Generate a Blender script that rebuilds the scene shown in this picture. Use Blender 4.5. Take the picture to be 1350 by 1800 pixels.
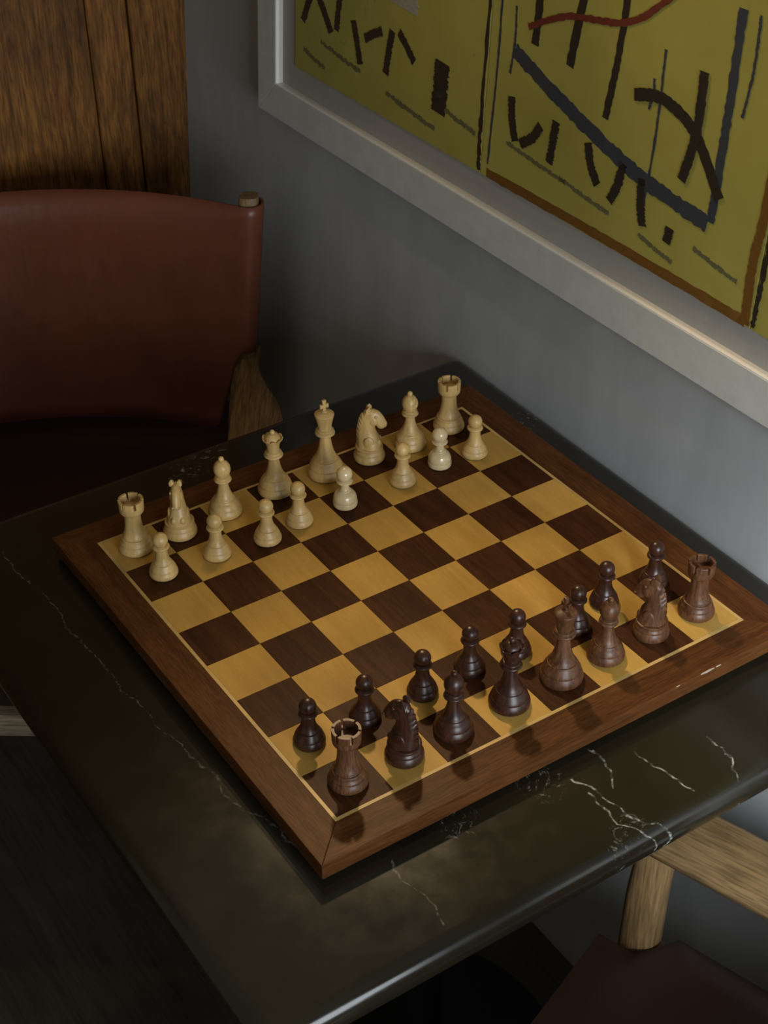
import bpy, bmesh, math, random
from mathutils import Vector, Matrix, noise
random.seed(7)
S = bpy.context.scene
for o in list(bpy.data.objects): bpy.data.objects.remove(o)
COL = S.collection
PI = math.pi
Z0 = 0.785            # height of the chessboard's playing surface above the floor
TZ = Z0 - 0.022       # height of the table top

# ---------------------------------------------------------------- camera
F_PX = 2783.605
Rw = ((0.8342681539575183, -0.5512480755243995, -0.011054705908380563),
      (-0.33284914426924617, -0.48755281159845554, -0.8071577931603703),
      (0.4395544271774604, 0.677065591453985, -0.5902322343073607))
cd = bpy.data.cameras.new('camera'); cam = bpy.data.objects.new('camera', cd); COL.objects.link(cam)
cd.sensor_fit = 'VERTICAL'; cd.sensor_height = 36.0; cd.lens = F_PX/1800*36.0
cd.clip_start = 0.02; cd.clip_end = 50
X_, Y_, Zc = Vector(Rw[0]), -Vector(Rw[1]), -Vector(Rw[2])
m = Matrix((X_, Y_, Zc)).transposed().to_4x4()
m.translation = Vector((-0.66697, -0.98452, 0.95070 + Z0))
cam.matrix_world = m
S.camera = cam

# ---------------------------------------------------------------- world, lights, exposure
w = bpy.data.worlds.new('world'); S.world = w; w.use_nodes = True
w.node_tree.nodes['Background'].inputs[0].default_value = (1.0, 0.95, 0.78, 1)
w.node_tree.nodes['Background'].inputs[1].default_value = 0.15

def aim(o, target):
    d = (Vector(target) - o.location).normalized()
    o.rotation_euler = d.to_track_quat('-Z', 'Y').to_euler()
# warm reading spot in the corner above the board
ld = bpy.data.lights.new('spot_lamp_light', 'SPOT'); lamp = bpy.data.objects.new('spot_lamp_light', ld); COL.objects.link(lamp)
lamp.location = (0.20, 0.42, 0.86 + Z0); ld.energy = 25; ld.color = (1.0, 0.72, 0.38)
ld.spot_size = math.radians(68); ld.spot_blend = 1.0; ld.shadow_soft_size = 0.025
aim(lamp, (-0.10, -0.57, Z0))
# its weaker twin on the same bracket
l2 = bpy.data.lights.new('second_spot_light', 'SPOT'); lamp2 = bpy.data.objects.new('second_spot_light', l2); COL.objects.link(lamp2)
lamp2.location = (0.08, 0.43, 0.86 + Z0); l2.energy = 2.0; l2.color = (1.0, 0.72, 0.38)
l2.spot_size = math.radians(130); l2.spot_blend = 0.5; l2.shadow_soft_size = 0.02
aim(lamp2, (0.12, -0.36, Z0))
# daylight from the window in the near wall: soft sky light. An added narrow light, with no source of its own,
# makes the bright pool on the near end of the plastered wall
wd = bpy.data.lights.new('window_daylight', 'AREA'); win = bpy.data.objects.new('window_daylight', wd); COL.objects.link(win)
wd.shape = 'RECTANGLE'; wd.size = 0.80; wd.size_y = 0.74; wd.energy = 9.5; wd.color = (0.86, 0.94, 1.0)
win.location = (-0.30, -1.70, 1.22); aim(win, (0.10, 0.0, Z0 + 0.10)); wd.spread = math.radians(120)
w2 = bpy.data.lights.new('wall_pool_light', 'AREA'); wall_pool = bpy.data.objects.new('wall_pool_light', w2); COL.objects.link(wall_pool)
w2.shape = 'RECTANGLE'; w2.size = 0.55; w2.size_y = 0.60; w2.energy = 4.8; w2.color = (0.84, 0.93, 1.0)
wall_pool.location = (-0.20, -1.68, 1.30); aim(wall_pool, (0.26, -0.88, Z0 + 0.0)); w2.spread = math.radians(33)

S.view_settings.view_transform = 'Standard'; S.view_settings.look = 'None'
S.view_settings.exposure = 0.0; S.view_settings.gamma = 1.0; S.view_settings.use_curve_mapping = False

# ---------------------------------------------------------------- helpers
def obj(name, bm, mat, parent=None, smooth=None, matrix=None):
    me = bpy.data.meshes.new(name)
    if smooth is not None:
        for f in bm.faces: f.smooth = True
    bm.normal_update(); bm.to_mesh(me); bm.free()
    if smooth is not None:
        try: me.set_sharp_from_angle(angle=math.radians(smooth))
        except Exception: pass
    if mat: me.materials.append(mat)
    o = bpy.data.objects.new(name, me); COL.objects.link(o)
    if parent: o.parent = parent
    if matrix is not None: o.matrix_local = matrix
    return o
def copyobj(o, parent, loc=None):
    c = o.copy(); COL.objects.link(c); c.parent = parent
    if loc is not None: c.location = loc
    return c
def tag(o, label=None, cat=None, group=None, kind=None):
    if label: o['label'] = label
    if cat: o['category'] = cat
    if group: o['group'] = group
    if kind: o['kind'] = kind
    return o
def empty(name, loc=(0, 0, 0), rz=0):
    o = bpy.data.objects.new(name, None); COL.objects.link(o)
    o.location = loc; o.rotation_euler = (0, 0, rz); o.empty_display_size = 0.05
    return o
def box(bm, x0, x1, y0, y1, z0, z1, bev=0.0, seg=2):
    v = [bm.verts.new(p) for p in ((x0,y0,z0),(x1,y0,z0),(x1,y1,z0),(x0,y1,z0),(x0,y0,z1),(x1,y0,z1),(x1,y1,z1),(x0,y1,z1))]
    fs = [bm.faces.new([v[i] for i in q]) for q in ((3,2,1,0),(4,5,6,7),(0,1,5,4),(1,2,6,5),(2,3,7,6),(3,0,4,7))]
    if bev:
        es = list({e for f in fs for e in f.edges})
        bmesh.ops.bevel(bm, geom=es, offset=bev, segments=seg, affect='EDGES', profile=0.5)
    return v
def prism(bm, pts, z0, z1, bev=0.0, seg=2):
    a = [bm.verts.new((x, y, z0)) for x, y in pts]; b = [bm.verts.new((x, y, z1)) for x, y in pts]
    n = len(pts); fs = [bm.faces.new(a[::-1]), bm.faces.new(b)]
    for i in range(n): fs.append(bm.faces.new((a[i], a[(i+1) % n], b[(i+1) % n], b[i])))
    bmesh.ops.recalc_face_normals(bm, faces=fs)
    if bev:
        es = list({e for f in fs for e in f.edges})
        bmesh.ops.bevel(bm, geom=es, offset=bev, segments=seg, affect='EDGES', profile=0.5)
def lathe(bm, prof, seg=40, cap0=True, cap1=True):
    rings = []
    for r, z in prof:
        if r < 1e-6: rings.append([bm.verts.new((0, 0, z))])
        else: rings.append([bm.verts.new((r*math.cos(2*PI*k/seg), r*math.sin(2*PI*k/seg), z)) for k in range(seg)])
    for a, b in zip(rings, rings[1:]):
        for k in range(seg):
            k2 = (k+1) % seg
            if len(a) == 1 and len(b) == 1: continue
            if len(a) == 1: bm.faces.new((a[0], b[k2], b[k]))
            elif len(b) == 1: bm.faces.new((a[k], a[k2], b[0]))
            else: bm.faces.new((a[k], a[k2], b[k2], b[k]))
    if cap0 and len(rings[0]) > 1: bm.faces.new(rings[0][::-1])
    if cap1 and len(rings[-1]) > 1: bm.faces.new(rings[-1])
def spline(pts, n=6):
    """Catmull-Rom through tuples"""
    out = []
    for i in range(len(pts)-1):
        p0 = pts[max(i-1, 0)]; p1 = pts[i]; p2 = pts[i+1]; p3 = pts[min(i+2, len(pts)-1)]
        for k in range(n):
            t = k/n
            out.append(tuple(0.5*((2*b)+(-a+c)*t+(2*a-5*b+4*c-d)*t*t+(-a+3*b-3*c+d)*t**3) for a, b, c, d in zip(p0, p1, p2, p3)))
    out.append(tuple(pts[-1])); return out
def loft(bm, rings, cap=True, closed=True):
    vs = [[bm.verts.new(p) for p in r] for r in rings]
    n = len(vs[0])
    for a, b in zip(vs, vs[1:]):
        for k in range(n if closed else n-1):
            k2 = (k+1) % n; bm.faces.new((a[k], a[k2], b[k2], b[k]))
    if cap and closed:
        bm.faces.new(vs[0][::-1]); bm.faces.new(vs[-1])
    bmesh.ops.recalc_face_normals(bm, faces=bm.faces[:])

# ---------------------------------------------------------------- materials
class NT:
    def __init__(s, name):
        s.m = bpy.data.materials.new(name); s.m.use_nodes = True
        s.n = s.m.node_tree.nodes; s.l = s.m.node_tree.links; s.b = s.n['Principled BSDF']
        s.tc = s.n.new('ShaderNodeTexCoord')
    def mapping(s, scale, src='Object', rand=0.0, rot=(0, 0, 0)):
        mp = s.n.new('ShaderNodeMapping'); mp.inputs['Scale'].default_value = scale; mp.inputs['Rotation'].default_value = rot
        out = s.tc.outputs[src]
        if rand:
            oi = s.n.new('ShaderNodeObjectInfo'); ml = s.n.new('ShaderNodeVectorMath'); ml.operation = 'SCALE'
            cx = s.n.new('ShaderNodeCombineXYZ')
            for i in range(3): s.l.new(oi.outputs['Random'], cx.inputs[i])
            s.l.new(cx.outputs[0], ml.inputs[0]); ml.inputs['Scale'].default_value = rand
            ad = s.n.new('ShaderNodeVectorMath'); s.l.new(out, ad.inputs[0]); s.l.new(ml.outputs[0], ad.inputs[1]); out = ad.outputs[0]
        s.l.new(out, mp.inputs[0]); return mp.outputs[0]
    def noise(s, vec, scale, detail=4, rough=0.6, dist=0.0):
        t = s.n.new('ShaderNodeTexNoise'); t.inputs['Scale'].default_value = scale; t.inputs['Detail'].default_value = detail
        t.inputs['Roughness'].default_value = rough; t.inputs['Distortion'].default_value = dist
        if vec: s.l.new(vec, t.inputs['Vector'])
        return t.outputs['Fac']
    def ramp(s, fac, stops, interp='LINEAR'):
        r = s.n.new('ShaderNodeValToRGB'); r.color_ramp.interpolation = interp; e = r.color_ramp.elements
        while len(e) < len(stops): e.new(0.5)
        for q, (p, c) in zip(e, stops):
            q.position = p; q.color = (*c, 1) if len(c) == 3 else c
        s.l.new(fac, r.inputs[0]); return r.outputs[0]
    def mix(s, fac, a, b, mode='MIX'):
        x = s.n.new('ShaderNodeMix'); x.data_type = 'RGBA'; x.blend_type = mode
        for sock, v in ((x.inputs[0], fac), (x.inputs[6], a), (x.inputs[7], b)):
            if hasattr(v, 'is_linked') or hasattr(v, 'node'): s.l.new(v, sock)
            elif isinstance(v, (int, float)): sock.default_value = v
            else: sock.default_value = (*v, 1)
        return x.outputs[2]
    def bump(s, h, strength, dist=0.001):
        b = s.n.new('ShaderNodeBump'); b.inputs['Strength'].default_value = strength; b.inputs['Distance'].default_value = dist
        s.l.new(h, b.inputs['Height']); s.l.new(b.outputs[0], s.b.inputs['Normal'])
    def set(s, **k):
        for a, v in k.items():
            i = s.b.inputs[a.replace('_', ' ')]
            if hasattr(v, 'node'): s.l.new(v, i)
            else: i.default_value = v
        return s
g3 = lambda v: (v, v, v)

def wood_mat(name, dark, light, axis=1, fine=900, coarse=60, rough=0.4, coat=0.0, rand=3.0, coat_rough=0.15, bump=0.15, pores=0.5, spec=0.5):
    t = NT(name)
    sc = [1, 1, 1]; sc[axis] = 0.06
    v = t.mapping(sc, rand=rand)
    a = t.noise(v, fine, 3, 0.6); b = t.noise(v, coarse, 4, 0.55, 1.2)
    v2 = t.mapping((1, 1, 1), rand=rand); c = t.noise(v2, coarse*0.25, 2, 0.5)
    base = t.ramp(b, [(0.3, dark), (0.7, light)])
    fi = t.ramp(a, [(0.35, g3(1-pores)), (0.6, g3(1.0))])
    col = t.mix(1.0, base, fi, 'MULTIPLY')
    bl = t.ramp(c, [(0.3, g3(0.8)), (0.7, g3(1.1))])
    col = t.mix(1.0, col, bl, 'MULTIPLY')
    t.set(Base_Color=col, Roughness=rough, Coat_Weight=coat, Coat_Roughness=coat_rough, Specular_IOR_Level=spec)
    if bump: t.bump(a, bump, 0.0004)
    return t.m

M = {}
# chessboard
M['maple'] = wood_mat('maple_veneer', (0.49, 0.285, 0.064), (0.59, 0.35, 0.088), 1, 1500, 40, 0.42, 0.0, 3, 0.3, 0.05, 0.10, 0.10)
M['walnut'] = wood_mat('walnut_veneer', (0.042, 0.014, 0.006), (0.088, 0.031, 0.011), 1, 1100, 70, 0.42, 0.0, 3, 0.3, 0.05, 0.35, 0.07)
M['rail_x'] = wood_mat('mahogany_grain_x', (0.082, 0.029, 0.009), (0.150, 0.057, 0.017), 0, 1000, 60, 0.42, 0.0, 3, 0.3, 0.08, 0.45, 0.08)
M['rail_y'] = wood_mat('mahogany_grain_y', (0.082, 0.029, 0.009), (0.150, 0.057, 0.017), 1, 1000, 60, 0.42, 0.0, 3, 0.3, 0.08, 0.45, 0.08)
M['inlay'] = wood_mat('maple_inlay', (0.52, 0.33, 0.11), (0.60, 0.40, 0.14), 0, 1500, 40, 0.42, 0.0, 3, 0.3, 0.03, 0.08, 0.3)
# pieces
M['box'] = wood_mat('boxwood', (0.53, 0.335, 0.115), (0.67, 0.45, 0.175), 2, 900, 130, 0.42, 0.1, 5, 0.3, 0.05, 0.12)
M['boxpale'] = wood_mat('pale_lacquered_boxwood', (0.62, 0.47, 0.25), (0.70, 0.55, 0.31), 2, 900, 130, 0.24, 0.5, 5, 0.12, 0.0, 0.05)
M['rose'] = wood_mat('dark_rosewood', (0.030, 0.011, 0.007), (0.075, 0.026, 0.014), 2, 900, 150, 0.34, 0.0, 5, 0.2, 0.05, 0.4, 0.45)
M['roselight'] = wood_mat('brown_rosewood', (0.075, 0.028, 0.013), (0.19, 0.083, 0.036), 2, 900, 150, 0.40, 0.0, 5, 0.2, 0.05, 0.45, 0.35)
t = NT('green_felt'); t.set(Base_Color=(0.015, 0.035, 0.022, 1), Roughness=0.95); M['felt'] = t.m
# chair
M['oak'] = wood_mat('oiled_oak', (0.20, 0.115, 0.045), (0.37, 0.23, 0.10), 1, 420, 45, 0.5, 0, 3, 0.3, 0.3, 0.5)
M['oak_z'] = wood_mat('oiled_oak_upright', (0.20, 0.115, 0.045), (0.37, 0.23, 0.10), 2, 420, 45, 0.5, 0, 3, 0.3, 0.3, 0.5)
M['oak_x'] = wood_mat('oiled_oak_cross_lit', (0.30, 0.22, 0.13), (0.46, 0.36, 0.24), 0, 420, 45, 0.5, 0, 3, 0.3, 0.3, 0.5)  # lighter, greyer oak; daylight on the front rail put into the colour
t = NT('cognac_saddle_leather')
v = t.mapping((1, 1, 1)); a = t.noise(v, 7, 4, 0.6); b = t.noise(v, 900, 3, 0.6); c = t.noise(t.mapping((1, 1, 0.35)), 60, 3, 0.6, 1.0)
col = t.ramp(a, [(0.3, (0.125, 0.033, 0.015)), (0.7, (0.20, 0.057, 0.026))])
t.set(Base_Color=col, Roughness=t.ramp(c, [(0.3, g3(0.32)), (0.7, g3(0.46))]), Specular_IOR_Level=0.6)
t.bump(t.mix(0.35, b, c), 0.12, 0.0006); M['leather'] = t.m
t = NT('shaded_seat_leather'); v = t.mapping((1, 1, 1)); b = t.noise(v, 700, 3, 0.6)  # darker copy of the leather; shade over the seats put into the colour
t.set(Base_Color=t.ramp(t.noise(v, 9, 4, 0.6), [(0.3, (0.030, 0.011, 0.006)), (0.7, (0.050, 0.018, 0.010))]), Roughness=0.5); t.bump(b, 0.1, 0.0005); M['seat_leather'] = t.m
# marble
t = NT('black_veined_marble')
v = t.mapping((1, 1, 1))
def vmath(op, *ins, out=0):
    n_ = t.n.new('ShaderNodeVectorMath'); n_.operation = op
    for i, x in enumerate(ins):
        if hasattr(x, 'node'): t.l.new(x, n_.inputs[i])
        else: n_.inputs[i].default_value = x
    return n_.outputs[out]
def smath(op, *ins):
    n_ = t.n.new('ShaderNodeMath'); n_.operation = op
    for i, x in enumerate(ins):
        if hasattr(x, 'node'): t.l.new(x, n_.inputs[i])
        else: n_.inputs[i].default_value = x
    return n_.outputs[0]
def wobble(scale, amp):
    wn_ = t.n.new('ShaderNodeTexNoise'); wn_.inputs['Scale'].default_value = scale; wn_.inputs['Detail'].default_value = 6; t.l.new(v, wn_.inputs['Vector'])
    return vmath('MULTIPLY_ADD', vmath('SUBTRACT', wn_.outputs['Color'], (0.5, 0.5, 0.5)), (amp, amp, 0), v)
flat = vmath('MULTIPLY', wobble(22, 0.035), (1, 1, 0))
veins = None
def add_vein(x):
    global veins
    veins = x if veins is None else smath('MAXIMUM', veins, x)
for (ax, ay), (bx_, by_) in (((-0.296, 0.29), (-0.295, 0.207)), ((-0.295, 0.207), (-0.294, 0.091)), ((-0.294, 0.091), (-0.28, -0.041)), ((-0.28, -0.041), (-0.275, -0.12)), ((-0.275, -0.12), (-0.258, -0.172)), ((-0.258, -0.172), (-0.25, -0.226)),
        ((0.012, -0.258), (0.009, -0.282)), ((0.009, -0.282), (0.0, -0.31)), ((0.042, -0.282), (0.047, -0.324)), ((0.047, -0.324), (0.058, -0.346)), ((0.104, -0.304), (0.104, -0.334)), ((0.104, -0.334), (0.092, -0.359)),
        ((-0.018, -0.277), (-0.013, -0.315)), ((-0.013, -0.315), (-0.004, -0.343)), ((-0.021, -0.298), (-0.02, -0.339)), ((-0.02, -0.339), (-0.003, -0.359)), ((-0.007, -0.339), (0.016, -0.362)), ((-0.196, -0.265), (-0.199, -0.309)), ((-0.199, -0.309), (-0.202, -0.34))):
    ba = (bx_-ax, by_-ay, 0); L2 = ba[0]**2+ba[1]**2
    pa = vmath('SUBTRACT', flat, (ax, ay, 0))
    h_ = smath('MINIMUM', smath('MAXIMUM', smath('DIVIDE', vmath('DOT_PRODUCT', pa, ba, out=1), L2), 0.0), 1.0)
    sc = t.n.new('ShaderNodeVectorMath'); sc.operation = 'SCALE'; sc.inputs[0].default_value = ba; t.l.new(h_, sc.inputs['Scale'])
    d_ = vmath('LENGTH', vmath('SUBTRACT', pa, sc.outputs[0]), out=1)
    mr = t.n.new('ShaderNodeMapRange'); mr.inputs['From Min'].default_value = 0.0003; mr.inputs['From Max'].default_value = 0.0012; mr.inputs['To Min'].default_value = 0.20 if ax < -0.22 else (0.22 if ax < -0.15 else 0.9); mr.inputs['To Max'].default_value = 0.0
    t.l.new(d_, mr.inputs['Value']); add_vein(mr.outputs[0])
spk = t.noise(v, 170, 4, 0.7); spr = t.n.new('ShaderNodeMapRange'); spr.inputs['From Min'].default_value = 0.46; spr.inputs['From Max'].default_value = 0.60; t.l.new(spk, spr.inputs['Value'])
veins = smath('MULTIPLY', veins, smath('ADD', smath('MULTIPLY', spr.outputs[0], 0.95), 0.05))
# white crackled patches
crk = t.noise(v, 60, 6, 0.75, 2.5); cr = t.n.new('ShaderNodeMapRange'); cr.inputs['From Min'].default_value = 0.56; cr.inputs['From Max'].default_value = 0.64; t.l.new(crk, cr.inputs['Value'])
for px_, py_, rr in ((0.287, 0.188, 0.030), (-0.039, 0.332, 0.026), (-0.078, 0.315, 0.026), (-0.131, -0.262, 0.022), (-0.045, -0.265, 0.026), (-0.018, -0.345, 0.018), (-0.038, -0.356, 0.010)):
    d_ = vmath('LENGTH', vmath('SUBTRACT', vmath('MULTIPLY', v, (1, 1, 0)), (px_, py_, 0)), out=1)
    mr = t.n.new('ShaderNodeMapRange'); mr.inputs['From Min'].default_value = 0.0; mr.inputs['From Max'].default_value = rr; mr.inputs['To Min'].default_value = 1.0; mr.inputs['To Max'].default_value = 0.0
    t.l.new(d_, mr.inputs['Value']); veins = smath('MAXIMUM', veins, smath('MULTIPLY', smath('MULTIPLY', mr.outputs[0], cr.outputs[0]), 0.8))
basec = t.ramp(t.noise(v, 4, 4, 0.6), [(0.3, (0.011, 0.0092, 0.0058)), (0.7, (0.020, 0.0158, 0.0090))])
t.set(Base_Color=t.mix(veins, basec, (0.46, 0.45, 0.40)), Roughness=t.ramp(t.noise(v, 30, 4, 0.6), [(0.3, g3(0.15)), (0.7, g3(0.23))]), Specular_IOR_Level=0.5)
M['marble'] = t.m
# walls and floor
t = NT('grey_lime_plaster')
v = t.mapping((1, 1, 0.28)); a = t.noise(v, 9, 5, 0.6, 0.6); v2 = t.mapping((1, 1, 1)); b = t.noise(v2, 4, 4, 0.6); c = t.noise(v2, 240, 3, 0.6)
col = t.mix(0.5, t.ramp(a, [(0.3, (0.27, 0.275, 0.27)), (0.7, (0.43, 0.44, 0.435))]), t.ramp(b, [(0.3, (0.27, 0.275, 0.275)), (0.7, (0.41, 0.42, 0.425))]))
t.set(Base_Color=col, Roughness=0.62, Specular_IOR_Level=0.3); t.bump(t.mix(0.5, a, c), 0.12, 0.002); M['plaster'] = t.m
t = NT('smoked_oak_panelling')
v = t.mapping((1, 1, 0.10), rand=7); a = t.noise(v, 300, 3, 0.6, 0.4); b = t.noise(t.mapping((1, 1, 0.30), rand=7), 16, 5, 0.65, 2.2); c = t.noise(t.mapping((1, 1, 1), rand=7), 5, 3, 0.5)
wv = t.n.new('ShaderNodeTexWave'); wv.wave_type = 'BANDS'; wv.bands_direction = 'X'; wv.inputs['Scale'].default_value = 14; wv.inputs['Distortion'].default_value = 9; wv.inputs['Detail'].default_value = 3; wv.inputs['Detail Scale'].default_value = 0.8
t.l.new(t.mapping((1, 1, 0.22), rand=7), wv.inputs['Vector'])
col = t.ramp(b, [(0.25, (0.17, 0.062, 0.010)), (0.5, (0.30, 0.118, 0.021)), (0.8, (0.42, 0.175, 0.034))])
col = t.mix(1.0, col, t.ramp(a, [(0.35, g3(0.45)), (0.6, g3(1.0))]), 'MULTIPLY')
col = t.mix(1.0, col, t.ramp(wv.outputs['Fac'], [(0.1, g3(0.75)), (0.6, g3(1.0))]), 'MULTIPLY')
col = t.mix(1.0, col, t.ramp(c, [(0.3, g3(0.7)), (0.7, g3(1.15))]), 'MULTIPLY')
t.set(Base_Color=col, Roughness=0.55, Specular_IOR_Level=0.35); t.bump(a, 0.25, 0.001); M['panel'] = t.m
M['floor'] = wood_mat('dark_stained_floor', (0.060, 0.050, 0.040), (0.095, 0.080, 0.064), 1, 200, 20, 0.42, 0, 0, 0.3, 0.1, 0.3)
# picture
t = NT('white_painted_frame'); v = t.mapping((1, 1, 1)); a = t.noise(v, 40, 5, 0.7)
t.set(Base_Color=t.ramp(a, [(0.3, (0.46, 0.475, 0.455)), (0.6, (0.53, 0.54, 0.515))]), Roughness=0.42, Specular_IOR_Level=0.4); M['frame'] = t.m
t = NT('lit_ledge_cream'); t.set(Base_Color=(0.86, 0.82, 0.76, 1), Roughness=0.5); M['lit_ledge'] = t.m  # lamplight on the frame's inner ledge, put into this pale colour
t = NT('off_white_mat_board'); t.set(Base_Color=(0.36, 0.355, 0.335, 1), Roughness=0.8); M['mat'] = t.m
def canvas_mat(name, seed):
    t = NT(name); v = t.mapping((1, 1, 1)); mp = t.n.new('ShaderNodeMapping'); mp.inputs['Location'].default_value = (seed, 0, seed*2)
    t.l.new(t.tc.outputs['Object'], mp.inputs[0]); v = mp.outputs[0]
    a = t.noise(v, 6, 5, 0.6); s1 = t.noise(v, 26, 7, 0.78, 1.8); msk = t.noise(v, 3.2, 2, 0.5); wv = t.noise(v, 1800, 1, 0.5)
    col = t.ramp(a, [(0.3, (0.35, 0.31, 0.062)), (0.7, (0.45, 0.405, 0.10))])
    sm = t.mix(1.0, t.ramp(s1, [(0.60, g3(0.0)), (0.68, g3(0.75))]), t.ramp(msk, [(0.5, g3(0.0)), (0.62, g3(1.0))]), 'MULTIPLY')
    col = t.mix(sm, col, (0.05, 0.06, 0.04))
    t.set(Base_Color=col, Roughness=0.7, Specular_IOR_Level=0.25); t.bump(wv, 0.1, 0.0004); return t.m
def paint_mat(name, c, rough=0.6):
    t = NT(name); a = t.noise(t.mapping((1, 1, 1)), 300, 3, 0.6)
    t.set(Base_Color=t.ramp(a, [(0.3, tuple(x*0.85 for x in c)), (0.7, tuple(x*1.12 for x in c))]), Roughness=rough); return t.m
M['black_paint'] = paint_mat('black_paint', (0.018, 0.015, 0.010)); M['blue_paint'] = paint_mat('slate_blue_paint', (0.035, 0.045, 0.060))
M['red_paint'] = paint_mat('red_paint', (0.15, 0.024, 0.012)); M['white_paint'] = paint_mat('chalky_white_paint', (0.36, 0.345, 0.29))
M['orange_paint'] = paint_mat('ochre_border_paint', (0.17, 0.075, 0.008)); M['grey_paint'] = paint_mat('dry_grey_green_smear', (0.13, 0.13, 0.06))
t = NT('picture_glass')
tr = t.n.new('ShaderNodeBsdfTransparent'); gl = t.n.new('ShaderNodeBsdfGlossy'); gl.inputs['Roughness'].default_value = 0.02
fr = t.n.new('ShaderNodeFresnel'); fr.inputs['IOR'].default_value = 1.45; mx = t.n.new('ShaderNodeMixShader')
gg = t.n.new('ShaderNodeNewGeometry'); mm = t.n.new('ShaderNodeMath'); mm.operation = 'SUBTRACT'; mm.inputs[0].default_value = 1.0; t.l.new(gg.outputs['Backfacing'], mm.inputs[1])
m2 = t.n.new('ShaderNodeMath'); m2.operation = 'MULTIPLY'; t.l.new(fr.outputs[0], m2.inputs[0]); t.l.new(mm.outputs[0], m2.inputs[1]); t.l.new(m2.outputs[0], mx.inputs[0]); t.l.new(tr.outputs[0], mx.inputs[1]); t.l.new(gl.outputs[0], mx.inputs[2])
t.l.new(mx.outputs[0], t.n['Material Output'].inputs['Surface']); M['glass'] = t.m
t = NT('blackened_steel'); t.set(Base_Color=(0.02, 0.02, 0.02, 1), Metallic=0.6, Roughness=0.5); M['steel'] = t.m

# ---------------------------------------------------------------- the room
bm = bmesh.new(); box(bm, -3.2, 0.75, -3.4, 1.3, -0.08, 0.0)
tag(obj('floor', bm, M['floor']), 'dark stained wooden floor', kind='structure')
# wall behind the table; it leans back a touch (3.35 degrees), so it has a frame of its own:
# local x runs along the wall towards the viewer, y into the wall, z up the wall, origin at table height
LEAN = math.radians(3.35)
WX, WY, WZ = Vector((0, -1, 0)), Vector((math.cos(LEAN), 0, -math.sin(LEAN))), Vector((math.sin(LEAN), 0, math.cos(LEAN)))
WM = Matrix((WX, WY, WZ)).transposed().to_4x4(); WM.translation = Vector((0.3135, 0, TZ))
bm = bmesh.new(); box(bm, -1.12, 3.3, 0.0, 0.12, -0.79, 1.95)
wr = obj('wall_right', bm, M['plaster']); wr.matrix_world = WM; tag(wr, 'grey lime-plastered wall behind the table', kind='structure')
# panelled wall
YB = 1.05
wb = empty('wall_back', (0, YB, 0)); tag(wb, 'smoked oak panelled wall of upright planks', kind='structure')
edges = [0.345, 0.2390, 0.1765, -0.135, -0.33, -0.62, -0.80, -1.10, -1.38, -1.62, -2.0]
for i in range(len(edges)-1):
    a, b = edges[i+1], edges[i]
    bm = bmesh.new(); box(bm, a+0.0012, b-0.0012, 0.0+0.0015*(i % 2), 0.03, 0, 2.6, 0.0018, 1)
    obj('plank', bm, M['panel'], wb)
bm = bmesh.new(); box(bm, -2.05, 0.36, 0.03, 0.08, 0, 2.6); obj('backing', bm, M['steel'], wb)

# near wall with the window the daylight comes through
WX0, WX1, WZ0, WZ1, YN = -0.74, 0.16, 0.80, 1.62, -1.78
wf = empty('wall_front', (0, YN, 0)); tag(wf, 'grey plastered wall with the window, behind the viewer', kind='structure')
for a, b, c, d in ((-3.2, WX0, 0, 2.6), (WX1, 0.75, 0, 2.6), (WX0, WX1, 0, WZ0), (WX0, WX1, WZ1, 2.6)):
    bm = bmesh.new(); box(bm, a, b, -0.16, 0, c, d); obj('wall_section', bm, M['plaster'], wf)
wn = empty('window_1', ((WX0+WX1)/2, YN-0.08, WZ0)); tag(wn, 'tall window with a white frame behind the viewer', kind='structure')
hw, hh = (WX1-WX0)/2, WZ1-WZ0
for a, b, c, d in ((-hw, -hw+0.03, 0, hh), (hw-0.03, hw, 0, hh), (-hw+0.03, hw-0.03, 0, 0.03), (-hw+0.03, hw-0.03, hh-0.03, hh), (-0.010, 0.010, 0.03, hh-0.03)):
    bm = bmesh.new(); box(bm, a, b, -0.02, 0.02, c, d); obj('window_frame', bm, M['frame'], wn)

# ---------------------------------------------------------------- framed painting (wall frame coordinates)
pic = empty('framed_painting'); pic.matrix_world = WM
tag(pic, 'large yellow abstract painting in a white box frame on the grey wall', 'painting')
XL, XR, ZB, ZT = -0.787, 0.60, 0.169, 1.78; FW = 0.0445; D = 0.030
def wprism(bm, pts, y0, y1, bev=0.0):
    """outline in the wall plane (x,z), extruded from y0 to y1"""
    a = [bm.verts.new((x, y0, z)) for x, z in pts]; b = [bm.verts.new((x, y1, z)) for x, z in pts]
    n = len(pts); fs = [bm.faces.new(a), bm.faces.new(b[::-1])]
    for i in range(n): fs.append(bm.faces.new((a[i], b[i], b[(i+1) % n], a[(i+1) % n])))
    bmesh.ops.recalc_face_normals(bm, faces=fs)
    if bev: bmesh.ops.bevel(bm, geom=list({e for f in fs for e in f.edges}), offset=bev, segments=2, affect='EDGES', profile=0.5)
o4 = [(XL, ZB), (XR, ZB), (XR, ZT), (XL, ZT)]; i4 = [(XL+FW, ZB+FW), (XR-FW, ZB+FW), (XR-FW, ZT-FW), (XL+FW, ZT-FW)]
for k in range(4):
    bm = bmesh.new(); k2 = (k+1) % 4
    wprism(bm, [o4[k], o4[k2], i4[k2], i4[k]], -D, -0.0005, 0.0007)
    obj('frame_rail', bm, M['frame'], pic)
s4 = [(x+0.0016*dx, z+0.0016*dz) for (x, z), (dx, dz) in zip(i4, ((1, 1), (-1, 1), (-1, -1), (1, -1)))]
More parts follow.
